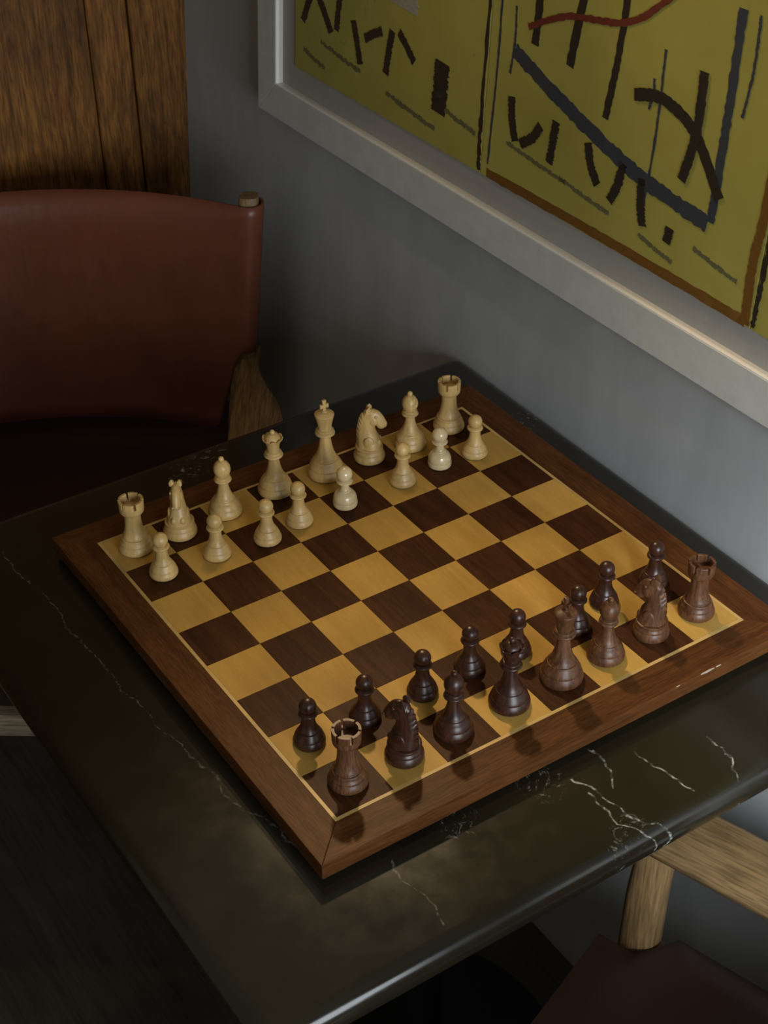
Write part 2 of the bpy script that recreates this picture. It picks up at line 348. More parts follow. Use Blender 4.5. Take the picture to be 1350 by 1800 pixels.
for k in range(4):  # added strips that draw the bright lit line along the inner ledge
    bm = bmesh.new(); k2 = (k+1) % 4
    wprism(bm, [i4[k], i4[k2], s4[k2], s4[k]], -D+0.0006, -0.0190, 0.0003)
    obj('lit_ledge_strip', bm, M['lit_ledge'], pic)
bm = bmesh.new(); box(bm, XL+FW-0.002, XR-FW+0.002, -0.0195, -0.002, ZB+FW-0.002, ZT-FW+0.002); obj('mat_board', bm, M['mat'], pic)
CZ0, CZ1 = 0.2470, 1.705
panels = [(-0.7062, -0.3125), (-0.3115, 0.1050), (0.1062, 0.522)]
canv = []
for k, (a, b) in enumerate(panels):
    bm = bmesh.new(); box(bm, a, b, -0.0220, -0.0190, CZ0, CZ1, 0.0004, 1)
    canv.append(obj('canvas', bm, canvas_mat('yellow_canvas_paint_%d' % k, 3.1*k), pic))
def stroke(cv, pts, width, mat, name='brush_stroke', rough=0.25, layer=0, n=24, taper=False):
    rnd = random.Random(hash((pts[0], len(pts))) & 0xffff)
    P = spline(pts, n) if len(pts) > 2 else [tuple(a+(b-a)*k/40 for a, b in zip(pts[0], pts[1])) for k in range(41)]
    L, R = [], []
    for i, p in enumerate(P):
        q = P[min(i+1, len(P)-1)]; r = P[max(i-1, 0)]
        d = Vector((q[0]-r[0], q[1]-r[1])).normalized(); nn = Vector((-d.y, d.x))
        ww = width/2
        if taper: ww *= 1-0.6*i/len(P)
        L.append((p[0]+nn.x*ww*(1+rnd.uniform(-rough, rough)), p[1]+nn.y*ww*(1+rnd.uniform(-rough, rough))))
        R.append((p[0]-nn.x*ww*(1+rnd.uniform(-rough, rough)), p[1]-nn.y*ww*(1+rnd.uniform(-rough, rough))))
    y1 = -0.0221; y0 = y1-0.0004-0.00025*layer
    bm = bmesh.new()
    loft(bm, [[(l[0], y0, l[1]), (r[0], y0, r[1]), (r[0], y1, r[1]), (l[0], y1, l[1])] for l, r in zip(L, R)])
    o = obj(name, bm, mat, cv); return o
BK, BL, RD, OR, WH, GR = (M[k+'_paint'] for k in ('black', 'blue', 'red', 'orange', 'white', 'grey'))
c0, c1, c2 = canv
# a free abstract composition: dabs, bars, drips and a border
stroke(c0, [(-0.497, 0.385), (-0.490, 0.50), (-0.492, 0.70)], 0.105, WH, 'white_patch', 0.06)
for x, z, l, tlt, wd_ in ((-0.675, 0.332, 0.050, 0.5, .010), (-0.636, 0.330, 0.044, -0.7, .011), (-0.606, 0.345, 0.052, 0.15, .010), (-0.565, 0.318, 0.050, -0.35, .011),
                   (-0.530, 0.337, 0.040, 1.1, .010), (-0.497, 0.326, 0.054, 0.2, .011), (-0.462, 0.342, 0.040, -0.9, .010), (-0.520, 0.425, 0.050, 0.7, .010), (-0.470, 0.432, 0.050, -0.15, .010), (-0.560, 0.415, 0.040, -0.5, .010)):
    dx, dz = math.sin(tlt)*l/2, math.cos(tlt)*l/2
    stroke(c0, [(x-dx, z-dz), (x+dx*0.2, z+dz*0.3), (x+dx, z+dz)], wd_, BK, layer=1)
stroke(c0, [(-0.392, 0.346), (-0.396, 0.288)], 0.026, BK, 'black_bar', 0.18, layer=1)
for x, z, l in ((-0.60, 0.29, 0.09), (-0.45, 0.272, 0.10), (-0.36, 0.292, 0.07), (-0.66, 0.27, .05)):
    stroke(c0, [(x-l/2, z+0.006), (x, z), (x+l/2, z-0.004)], 0.005, GR, 'dry_smear', 0.6)
stroke(c0, [(-0.3155, 0.250), (-0.317, 0.33), (-0.3150, 0.60)], 0.0055, BK, 'black_edge', 0.5)
stroke(c1, [(-0.300, 0.252), (-0.1, 0.2535), (0.098, 0.2515)], 0.0105, OR, 'ochre_border', 0.12)
stroke(c1, [(0.0985, 0.249), (0.0955, 0.31), (0.0995, 0.40), (0.099, 0.75)], 0.0105, OR, 'ochre_border', 0.15, layer=1)
stroke(c1, [(-0.268, 0.395), (-0.17, 0.362), (-0.07, 0.335), (0.032, 0.322)], 0.0155, BL, 'blue_bar', 0.2, layer=1)
stroke(c1, [(0.036, 0.325), (0.036, 0.42), (0.034, 0.52)], 0.010, BL, 'blue_bar', 0.2)
stroke(c1, [(-0.250, 0.425), (-0.19, 0.452), (-0.10, 0.472), (-0.03, 0.53)], 0.0065, RD, 'red_line', 0.25, layer=1)
stroke(c1, [(-0.238, 0.410), (-0.236, 0.48), (-0.244, 0.56)], 0.011, BK, 'black_line', 0.15)
stroke(c1, [(-0.182, 0.405), (-0.168, 0.50), (-0.160, 0.60)], 0.011, BK, 'black_line', 0.15)
stroke(c1, [(-0.122, 0.372), (-0.112, 0.46), (-0.112, 0.60)], 0.0085, BK, 'black_line', 0.2)
stroke(c1, [(-0.085, 0.408), (-0.045, 0.415), (0.000, 0.398), (0.042, 0.350)], 0.0115, BK, 'black_arc', 0.12, layer=2)
stroke(c1, [(-0.008, 0.350), (0.002, 0.40), (0.000, 0.455)], 0.0105, BK, 'black_line', 0.15, layer=3)
for x, z, l, tlt in ((-0.262, 0.325, 0.046, -0.25), (-0.232, 0.318, 0.042, 0.8), (-0.196, 0.322, 0.046, 0.1), (-0.132, 0.322, 0.042, -0.5), (-0.095, 0.316, 0.046, 0.3), (-0.056, 0.310, 0.046, -0.2), (-0.015, 0.292, 0.016, 0.1)):
    dx, dz = math.sin(tlt)*l/2, math.cos(tlt)*l/2
    stroke(c1, [(x-dx, z-dz), (x+dx*0.3, z-dz*0.1), (x+dx, z+dz)], 0.0105, BK, layer=1)
for x, z0, z1 in ((-0.2975, 0.262, 0.50), (-0.272, 0.37, 0.44), (-0.052, 0.30, 0.46), (0.055, 0.43, 0.52), (-0.062, 0.40, 0.43)):
    stroke(c1, [(x-0.002, z0), (x+0.002, (z0+z1)/2), (x, z1)], 0.0028, BL, 'paint_drip', 0.4)
for x, z, l in ((-0.22, 0.292, 0.10), (-0.14, 0.285, 0.08), (-0.03, 0.272, 0.05), (0.05, 0.288, 0.06)):
    stroke(c1, [(x-l/2, z+0.005), (x, z), (x+l/2, z-0.004)], 0.004, GR, 'dry_smear', 0.6)
stroke(c2, [(0.1085, 0.250), (0.1095, 0.33), (0.1085, 0.60)], 0.0045, BK, 'black_edge', 0.5)
stroke(c2, [(0.30, 0.40), (0.38, 0.50), (0.45, 0.42)], 0.014, BK, layer=1)
bm = bmesh.new(); box(bm, XL+FW-0.001, XR-FW+0.001, -0.0262, -0.0250, ZB+FW-0.001, ZT-FW+0.001)
obj('glass_pane', bm, M['glass'], pic)

# ---------------------------------------------------------------- table
tb = empty('cafe_table', (0, 0, 0)); tag(tb, 'square black marble table with rounded edge pushed against the grey wall', 'table')
bm = bmesh.new(); box(bm, -0.372, 0.3105, -0.363, 0.352, TZ-0.034, TZ, 0.016, 5); obj('table_top', bm, M['marble'], tb, 50)
bm = bmesh.new(); prism(bm, [(-0.20, -0.20), (0.20, -0.20), (0.20, 0.20), (-0.20, 0.20)], TZ-0.046, TZ-0.034); obj('mounting_plate', bm, M['steel'], tb)
bm = bmesh.new(); lathe(bm, [(0.04, 0.03), (0.038, 0.06), (0.036, TZ-0.046)], 32); obj('column', bm, M['steel'], tb, 50)
bm = bmesh.new(); lathe(bm, [(0.19, 0.0), (0.19, 0.012), (0.17, 0.018), (0.05, 0.032), (0.04, 0.034)], 48); obj('foot_plate', bm, M['steel'], tb, 40)

# ---------------------------------------------------------------- chessboard
SQ = 0.055; H = 0.2570; I0 = 0.2200; I1 = 0.2232
bd = empty('chessboard', (0, 0, TZ)); tag(bd, 'wooden chessboard with mahogany border and thin maple line lying on the black table', 'chessboard')
b0 = 0.006; bt = Z0-TZ
bm = bmesh.new(); box(bm, -0.245, 0.245, -0.245, 0.245, b0, bt-0.0035); obj('core', bm, M['rail_x'], bd)
def rails(r0, r1, z0, z1, name, mx, my, bev):
    q = [(-1, -1), (1, -1), (1, 1), (-1, 1)]
    for k in range(4):
        a, b = q[k], q[(k+1) % 4]
        bm = bmesh.new(); prism(bm, [(a[0]*r1, a[1]*r1), (b[0]*r1, b[1]*r1), (b[0]*r0, b[1]*r0), (a[0]*r0, a[1]*r0)], z0, z1, bev)
        obj(name, bm, mx if k % 2 == 0 else my, bd)
rails(I1, H, b0, bt, 'border_rail', M['rail_x'], M['rail_y'], 0.0006)
rails(I0, I1, bt-0.004, bt-0.00005, 'inlay_strip', M['inlay'], M['inlay'], 0.0)
tile = {}
for k, mt in ((0, M['maple']), (1, M['walnut'])):
    bm = bmesh.new(); h = SQ/2-0.00012; box(bm, -h, h, -h, h, -0.004, 0, 0.00015, 1)
    tile[k] = obj('square', bm, mt, bd)
first = {0: True, 1: True}
for i in range(8):
    for j in range(8):
        k = (i+j) % 2; loc = ((i-3.5)*SQ, -(j-3.5)*SQ, bt)
        if first[k]: tile[k].location = loc; first[k] = False
        else: copyobj(tile[k], bd, loc)
bm = bmesh.new(); lathe(bm, [(0.012, 0.0), (0.012, 0.006)], 20); ft = obj('foot_pad', bm, M['felt'], bd); ft.location = (-0.21, -0.21, 0)
for x, y in ((0.21, -0.21), (0.21, 0.21), (-0.21, 0.21)): copyobj(ft, bd, (x, y, 0))

t = NT('bare_pale_wood'); t.set(Base_Color=(0.40, 0.35, 0.28, 1), Roughness=0.8); M['bare'] = t.m
for cx_, ln, hh_ in ((0.147, 0.016, 0.0009), (0.160, 0.006, 0.0004), (0.112, 0.004, 0.0003)):
    bm = bmesh.new(); pts = []
    rr_ = random.Random(int(cx_*1e4))
    for k in range(9):
        f = k/8; wdt = hh_*math.sin(PI*min(1, max(0.05, f)))*rr_.uniform(0.6, 1.2)
        pts.append((f, wdt))
    prof_ = [(cx_-ln/2+ln*f, bt-0.0001+w_*0.25) for f, w_ in pts]+[(cx_-ln/2+ln*f, bt-0.0005-w_) for f, w_ in pts[::-1]]
    a_ = [bm.verts.new((x, -H-0.00015, z)) for x, z in prof_]; b_ = [bm.verts.new((x, -H+0.0008, z)) for x, z in prof_]
    bm.faces.new(a_)
    for k in range(len(a_)): bm.faces.new((a_[k], b_[k], b_[(k+1) % len(a_)], a_[(k+1) % len(a_)]))
    bmesh.ops.recalc_face_normals(bm, faces=bm.faces[:]); obj('edge_chip', bm, M['bare'], bd)

# ---------------------------------------------------------------- chess pieces
def turned(name, prof, n=3, seg=40):
    bm = bmesh.new(); lathe(bm, spline(prof, n), seg); return obj(name, bm, None, None, 42)
def ball(r, zc, z_start=-0.8, k=10):
    return [(r*math.cos(a), zc+r*math.sin(a)) for a in [math.asin(z_start)+(PI/2-math.asin(z_start))*i/k for i in range(k)]]+[(0, zc+r)]
def base_prof(R, z1, z2, r2):
    """weighted Staunton foot: rim, bulge, a groove, then a sloping shoulder up to r2 at z2"""
    return [(R*0.93, 0.0008), (R*0.985, 0.0018), (R, z1*0.42), (R*0.985, z1*0.62), (R*0.93, z1*0.86), (R*0.885, z1), (R*0.895, z1*1.06),
            (R*0.88, z1*1.2), (R*0.80, z1*1.2+(z2-z1*1.2)*0.42), (r2*1.10, z1*1.2+(z2-z1*1.2)*0.8), (r2*1.05, z2-0.0003), (r2*0.98, z2)]
def felt(R):
    bm = bmesh.new(); lathe(bm, [(R*0.90, 0), (R*0.915, 0.0008)], 32); return obj('felt_pad', bm, M['felt'])
def k_pawn():
    R = 0.0142
    stem = [(0.0088, 0.0150), (0.0092, 0.0155), (0.0078, 0.0180), (0.0066, 0.0215), (0.0059, 0.026), (0.0057, 0.0312)]
    col = [(0.0057, 0.0312), (0.0064, 0.0316), (0.0080, 0.0325), (0.0085, 0.0337), (0.0080, 0.0348), (0.0064, 0.0358), (0.0058, 0.0361)]
    return [felt(R), turned('base', base_prof(R, 0.0078, 0.0150, 0.0092)), turned('stem', stem), turned('collar', col), turned('head', ball(0.0075, 0.0415, -0.72), 2)]
def k_pawn2():
    R = 0.0127
    b = [(R*0.95, 0.0008), (R, 0.0018), (R, 0.0050), (R*0.98, 0.0062), (R*0.93, 0.0066), (R*0.97, 0.0074), (R*0.95, 0.0105), (R*0.83, 0.0145), (R*0.62, 0.0175), (0.0062, 0.0186)]
    stem = [(0.0066, 0.0184), (0.0064, 0.0195), (0.0050, 0.0206), (0.0045, 0.024), (0.0046, 0.0275)]
    col = [(0.0046, 0.0275), (0.0066, 0.0283), (0.0082, 0.0290), (0.0084, 0.0298), (0.0074, 0.0306), (0.0056, 0.0315)]
    return [felt(R), turned('base', b), turned('stem', stem), turned('collar', col), turned('head', ball(0.0083, 0.0382, -0.80), 2)]
def k_bishop():
    R = 0.0176
    stem = [(0.0105, 0.0185), (0.0108, 0.0190), (0.0090, 0.0215), (0.0074, 0.0255), (0.0061, 0.030), (0.0052, 0.035), (0.0049, 0.0388)]
    col = [(0.0049, 0.0388), (0.0062, 0.0393), (0.0084, 0.0401), (0.0090, 0.0412), (0.0082, 0.0423), (0.0074, 0.0430), (0.0078, 0.0437), (0.0080, 0.0444), (0.0074, 0.0452), (0.0062, 0.0459)]
    mit = [(0.0060, 0.0459), (0.0068, 0.0472), (0.0081, 0.0500), (0.0087, 0.0530), (0.0084, 0.0562), (0.0072, 0.0592), (0.0053, 0.0616), (0.0033, 0.0632), (0.0022, 0.0637)]
    fin = ball(0.0029, 0.0655, -0.75, 7)
    bm = bmesh.new(); lathe(bm, spline(mit, 4), 48)
    # the bishop's slanting cut
    for v_ in bm.verts:
        p = v_.co
        d = (p.z-0.0560) - 0.9*(p.x-0.0045)
        if p.x > 0.002 and abs(d) < 0.0011: p.x *= 0.80; p.y *= 0.80
    m_ = obj('mitre', bm, None, None, 42)
    return [felt(R), turned('base', base_prof(R, 0.0095, 0.0186, 0.0108)), turned('stem', stem), turned('collar', col), m_, turned('finial', fin, 2, 24)]
def k_queen():
    R = 0.0186
    stem = [(0.0118, 0.0190), (0.0120, 0.0195), (0.0102, 0.0220), (0.0085, 0.026), (0.0070, 0.0315), (0.0059, 0.0375), (0.0053, 0.0433)]
    col = [(0.0053, 0.0433), (0.0066, 0.0438), (0.0092, 0.0447), (0.0100, 0.0459), (0.0092, 0.0471), (0.0080, 0.0478), (0.0085, 0.0485), (0.0087, 0.0492), (0.0080, 0.0500), (0.0067, 0.0507)]
    up = [(0.0064, 0.0507), (0.0064, 0.0530), (0.0067, 0.0565), (0.0074, 0.0600), (0.0084, 0.0625)]
    # coronet with flared points
    bm = bmesh.new(); seg = 72; rings = []
    for r, z, amp in ((0.0084, 0.0622, 0), (0.0094, 0.0640, 0.0004), (0.0106, 0.0663, 0.0016), (0.0100, 0.0667, 0.0016), (0.0088, 0.0652, 0.0006), (0.0079, 0.0648, 0)):
        ring = []
        for k in range(seg):
            a = 2*PI*k/seg; c = abs(math.cos(4.5*a)); c = c**0.7; rr = r + (0.0006*(c-0.5) if amp > 0.001 else 0)
            ring.append((rr*math.cos(a), rr*math.sin(a), z+amp*(c-0.75)*1.3))
        rings.append(ring)
    loft(bm, rings); cr = obj('coronet', bm, None, None, 50)
    dome = [(0.0082, 0.0646), (0.0076, 0.0668), (0.0062, 0.0688), (0.0042, 0.0702), (0.0025, 0.0709)]
    return [felt(R), turned('base', base_prof(R, 0.0100, 0.0191, 0.0120)), turned('stem', stem), turned('collar', col), turned('crown_body', up), cr, turned('dome', dome), turned('finial', ball(0.0027, 0.0729, -0.75, 7), 2, 24)]
def k_king():
    R = 0.0198
    stem = [(0.0125, 0.0207), (0.0128, 0.0213), (0.0110, 0.0240), (0.0092, 0.0285), (0.0075, 0.0350), (0.0062, 0.0425), (0.0055, 0.0493)]
    col = [(0.0055, 0.0493), (0.0068, 0.0498), (0.0096, 0.0508), (0.0105, 0.0522), (0.0097, 0.0536), (0.0085, 0.0544), (0.0090, 0.0551), (0.0092, 0.0559), (0.0084, 0.0567), (0.0071, 0.0574)]
    up = [(0.0070, 0.0574), (0.0072, 0.0600), (0.0079, 0.0645), (0.0091, 0.0695), (0.0102, 0.0735), (0.0104, 0.0747), (0.0098, 0.0756), (0.0080, 0.0766), (0.0055, 0.0776), (0.0034, 0.0784), (0.0030, 0.0790)]
    bm = bmesh.new()
    prism(bm, [(-0.0022, 0), (0.0022, 0), (0.0016, 0.0040), (0.0048, 0.0032), (0.0048, 0.0082), (0.0016, 0.0074), (0.0024, 0.0128), (-0.0024, 0.0128), (-0.0016, 0.0074), (-0.0048, 0.0082), (-0.0048, 0.0032), (-0.0016, 0.0040)], -0.0016, 0.0016, 0.0005, 2)
    bmesh.ops.rotate(bm, verts=bm.verts[:], cent=(0, 0, 0), matrix=Matrix.Rotation(PI/2, 3, 'X'))
    bmesh.ops.translate(bm, verts=bm.verts[:], vec=(0, 0, 0.0786)); cr = obj('cross', bm, None, None, 40)
    return [felt(R), turned('base', base_prof(R, 0.0108, 0.0208, 0.0128)), turned('stem', stem), turned('collar', col), turned('crown_body', up), cr]
def k_rook():
    R = 0.0173
    b = base_prof(R, 0.0092, 0.0165, 0.0122)
    body = [(0.0118, 0.0165), (0.0121, 0.0170), (0.0116, 0.0176), (0.0118, 0.0182), (0.0104, 0.0215), (0.0092, 0.0260), (0.0084, 0.0320), (0.0081, 0.0390), (0.0083, 0.0425), (0.0090, 0.0440), (0.0108, 0.0453), (0.0117, 0.0468)]
    parts = [felt(R), turned('base', b), turned('tower', body)]
    bm = bmesh.new(); lathe(bm, [(0.0112, 0.0462), (0.0119, 0.0470), (0.0122, 0.0490), (0.0123, 0.0532), (0.0093, 0.0532), (0.0091, 0.0518), (0.0060, 0.0514), (0, 0.0514)], 48)
    parts.append(obj('parapet', bm, None, None, 35))
    for k in range(6):
        bm = bmesh.new(); a0 = 2*PI*k/6+0.10; a1 = 2*PI*(k+1)/6-0.10; n = 7
        rings = []
        for i in range(n):
            a = a0+(a1-a0)*i/(n-1); c, s = math.cos(a), math.sin(a)
            rings.append([(0.0094*c, 0.0094*s, 0.0525), (0.0123*c, 0.0123*s, 0.0525), (0.0125*c, 0.0125*s, 0.0596), (0.0122*c, 0.0122*s, 0.0600), (0.0099*c, 0.0099*s, 0.0600), (0.0096*c, 0.0096*s, 0.0596)])
        loft(bm, rings); parts.append(obj('merlon', bm, None, None, 35))
    return parts
def k_knight():
    R = 0.0170
    b = base_prof(R, 0.0095, 0.0170, 0.0135)
    parts = [felt(R), turned('base', b)]
    # neck and head: elliptical sections swept along the horse's spine (u forward = local x)
    sp = spline([(0.0005, 0.0160, 0.0132, 0.0128), (0.0003, 0.0205, 0.0128, 0.0120), (-0.0005, 0.0255, 0.0120, 0.0104), (-0.0018, 0.0315, 0.0106, 0.0086), (-0.0024, 0.0380, 0.0094, 0.0072), (-0.0018, 0.0440, 0.0087, 0.0066),
                 (-0.0006, 0.0495, 0.0084, 0.0063), (0.0018, 0.0532, 0.0082, 0.0061), (0.0052, 0.0536, 0.0078, 0.0059), (0.0086, 0.0510, 0.0071, 0.0055), (0.0112, 0.0476, 0.0064, 0.0051), (0.0132, 0.0444, 0.0059, 0.0048), (0.0147, 0.0418, 0.0055, 0.0047), (0.0157, 0.0400, 0.0032, 0.0032)], 3)
    bm = bmesh.new(); rings = []; n = 20
    for i, (u, z, a, bw) in enumerate(sp):
        q = sp[min(i+1, len(sp)-1)]; r = sp[max(i-1, 0)]
        d = Vector((q[0]-r[0], q[1]-r[1])).normalized(); nn = Vector((d.y, -d.x))     # towards the throat/chest
        ring = []
        for k in range(n):
            t_ = 2*PI*k/n; c, s = math.cos(t_), math.sin(t_)
            wf = bw*(0.86 if c < -0.3 else 1.0)
            ring.append((u+nn.x*a*c, wf*s*(abs(s)**-0.15 if abs(s) > 0.05 else 1), z+nn.y*a*c))
        rings.append(ring)
    loft(bm, rings); hd = obj('horse_head', bm, None, None, 60); parts.append(hd)
    def blob(name, c, r, sc=(1, 1, 1)):
        bm = bmesh.new(); bmesh.ops.create_uvsphere(bm, u_segments=12, v_segments=8, radius=r)
        for v_ in bm.verts: v_.co = Vector((v_.co.x*sc[0]+c[0], v_.co.y*sc[1]+c[1], v_.co.z*sc[2]+c[2]))
        parts.append(obj(name, bm, None, None, 60))
    for s in (-1, 1):
        bm = bmesh.new()
        ap = bm.verts.new((0.0010, s*0.0040, 0.0662)); bs = [bm.verts.new(p) for p in ((-0.0030, s*0.0018, 0.0592), (-0.0030, s*0.0056, 0.0588), (0.0022, s*0.0060, 0.0590), (0.0034, s*0.0038, 0.0596), (0.0020, s*0.0014, 0.0598))]
        for k in range(5): bm.faces.new((bs[k], bs[(k+1) % 5], ap))
        bm.faces.new(bs[::-1]); bmesh.ops.recalc_face_normals(bm, faces=bm.faces[:])
        bmesh.ops.subdivide_edges(bm, edges=bm.edges[:], cuts=1, smooth=0.4)
        parts.append(obj('ear', bm, None, None, 60))
        blob('eye', (0.0080, s*0.0052, 0.0548), 0.0015, (1.2, 0.7, 1))
        blob('nostril', (0.0178, s*0.0030, 0.0438), 0.0013)
        blob('chest_scroll', (0.0098, s*0.0042, 0.0225), 0.0042, (0.9, 0.8, 1.1))
        blob('shoulder', (0.0005, s*0.0090, 0.0245), 0.0050, (1.2, 0.42, 1.5))
        blob('cheek', (0.0050, s*0.0044, 0.0490), 0.0048, (1.1, 0.5, 1.15))
    # mane: overlapping locks down the crest
    for i in range(11):
        f = i/10; k = 2+f*19; q = sp[int(k)]; q2 = sp[int(k)+1]
        d = Vector((q2[0]-q[0], q2[1]-q[1])).normalized(); nn = Vector((-d.y, d.x))
        c = Vector((q[0]+nn.x*q[2]*0.98, q[1]+nn.y*q[2]*0.98))
        for s in (-1, 1):
            bm = bmesh.new()
            L = 0.0052; p0 = c; tip = c - nn*0.0036 - d*0.0042
            vs = [bm.verts.new((p0.x+nn.x*0.0012+d.x*0.0016, 0.0, p0.y+nn.y*0.0012+d.y*0.0016)), bm.verts.new((p0.x+nn.x*0.0014-d.x*0.0026, 0.0, p0.y+nn.y*0.0014-d.y*0.0026)),
                  bm.verts.new((tip.x, s*0.0060*(0.8+0.35*(1-f)), tip.y)), bm.verts.new((p0.x-nn.x*0.0030+d.x*0.0012, s*0.0046*(0.85+0.3*(1-f)), p0.y-nn.y*0.0030+d.y*0.0012)),
                  bm.verts.new((p0.x-nn.x*0.003, 0.0, p0.y-nn.y*0.003))]
            mid = bm.verts.new((p0.x-nn.x*0.0004-d.x*0.0008, s*0.0034, p0.y-nn.y*0.0004-d.y*0.0008))
            for a_, b_ in ((0, 1), (1, 2), (2, 3), (3, 0)): bm.faces.new((vs[a_], vs[b_], mid))
            bm.faces.new((vs[3], vs[2], vs[4])); bm.faces.new((vs[0], vs[3], vs[4])); bm.faces.new((vs[1], vs[4], vs[2])); bm.faces.new((vs[0], vs[4], vs[1]))
            bmesh.ops.recalc_face_normals(bm, faces=bm.faces[:])
            parts.append(obj('mane_lock', bm, None, None, 30))
    return parts
MAKER = {'pawn': k_pawn, 'pawn2': k_pawn2, 'bishop': k_bishop, 'queen': k_queen, 'king': k_king, 'rook': k_rook, 'knight': k_knight}
CACHE = {}
def place(kind, matkey, x, y, rz, name, label, group):
    root = empty(name, (x, y, Z0), rz); tag(root, label, 'chess piece', group)
    key = (kind, matkey)
    if key not in CACHE:
        ps = MAKER[kind]()
        for p in ps:
            if not p.data.materials: p.data.materials.append(M[matkey])
        CACHE[key] = ps
        for p in ps: p.parent = root
    else:
        for p in CACHE[key]: copyobj(p, root)
    return root
sx = lambda i: (i-4)*SQ
sy = lambda j: (4-j)*SQ
CAM = math.atan2(-0.82, -0.55)      # yaw of a piece that looks at the viewer
W, B = 'pale boxwood pieces', 'dark rosewood pieces'
place('rook', 'box', sx(.46), sy(.49), 0.4, 'chess_rook', 'pale wooden rook in the left corner of the board', W)
place('knight', 'box', sx(1.33), sy(.53), CAM+0.05, 'chess_knight', 'pale wooden knight facing the viewer, beside the left pale rook', W)
place('bishop', 'box', sx(2.32), sy(.42), 1.2, 'chess_bishop', 'pale wooden bishop between the pale queen and the front-facing knight', W)
place('queen', 'box', sx(3.43), sy(.36), 0.1, 'chess_queen', 'pale wooden queen with a flared coronet at the far side of the board', W)
place('king', 'box', sx(4.52), sy(.42), CAM+PI/2+0.5, 'chess_king', 'pale wooden king with a cross finial, tallest pale piece', W)
place('knight', 'box', sx(5.49), sy(.43), -0.62, 'chess_knight', 'pale wooden knight with its head turned right, beside the pale king', W)
place('bishop', 'box', sx(6.39), sy(.51), -0.4, 'chess_bishop', 'pale wooden bishop beside the pale rook in the far corner', W)
place('rook', 'box', sx(7.38), sy(.42), 0.75, 'chess_rook', 'pale wooden rook in the far corner of the board by the wall', W)
for i, j, k, lab in ((.53, 1.43, 'pawn', 'pale wooden pawn in front of the left pale rook, leftmost pawn'), (1.57, 1.48, 'pawn', 'pale wooden pawn in front of the front-facing pale knight'),
                     (2.54, 1.60, 'pawn', 'pale wooden pawn in front of the left pale bishop, on a dark square'), (3.29, 1.46, 'pawn', 'pale wooden pawn in front of the pale queen'),
                     (4.28, 1.47, 'pawn2', 'shiny creamy pawn with a squat base in front of the pale king'), (5.57, 1.47, 'pawn', 'pale wooden pawn in front of the right-turned pale knight'),
                     (6.48, 1.39, 'pawn2', 'whitest creamy pawn with a squat base, second from the right among the pale pawns'), (7.25, 1.47, 'pawn', 'pale wooden pawn in front of the far corner rook, rightmost pale pawn')):
    place(k, 'boxpale' if k == 'pawn2' else 'box', sx(i), sy(j), i, 'chess_pawn', lab, W)
place('rook', 'roselight', sx(.52), sy(7.49), 0.3, 'chess_rook', 'dark brown rook in the near corner of the board', B)
place('knight', 'rose', sx(1.52), sy(7.52), 2.05, 'chess_knight', 'dark knight seen from behind, beside the near corner rook', B)
place('bishop', 'rose', sx(2.46), sy(7.48), 1.3, 'chess_bishop', 'dark bishop between the dark queen and the nearest dark knight', B)
place('queen', 'rose', sx(3.55), sy(7.48), 0.2, 'chess_queen', 'dark queen in the near row beside the tall dark king', B)
place('king', 'roselight', sx(4.61), sy(7.46), CAM+PI/2-0.9, 'chess_king', 'dark brown king with a cross finial, tallest dark piece', B)
place('bishop', 'roselight', sx(5.54), sy(7.46), 1.3, 'chess_bishop', 'dark brown bishop between the dark king and the right dark knight', B)
place('knight', 'roselight', sx(6.53), sy(7.44), 2.0, 'chess_knight', 'brown knight with a grooved mane beside the right corner rook', B)
place('rook', 'roselight', sx(7.52), sy(7.46), 0.3, 'chess_rook', 'lighter brown grained rook in the right corner of the board', B)
for i, j, lab in ((.48, 6.44, 'dark wooden pawn behind the near corner rook, leftmost dark pawn'), (1.48, 6.48, 'dark wooden pawn behind the nearest dark knight'), (2.55, 6.51, 'dark wooden pawn on a light square between the dark knight and left dark bishop'),
                  (3.51, 6.46, 'dark wooden pawn on a dark square, fourth dark pawn from the left'), (4.39, 6.55, 'dark wooden pawn partly hidden behind the dark queen'), (5.59, 6.63, 'dark wooden pawn partly hidden behind the dark king'),
                  (6.39, 6.40, 'dark wooden pawn partly hidden behind the right dark bishop'), (7.45, 6.45, 'dark wooden pawn behind the brown grooved-mane knight, rightmost pawn')):
    place('pawn', 'rose', sx(i), sy(j), i*2, 'chess_pawn', lab, B)

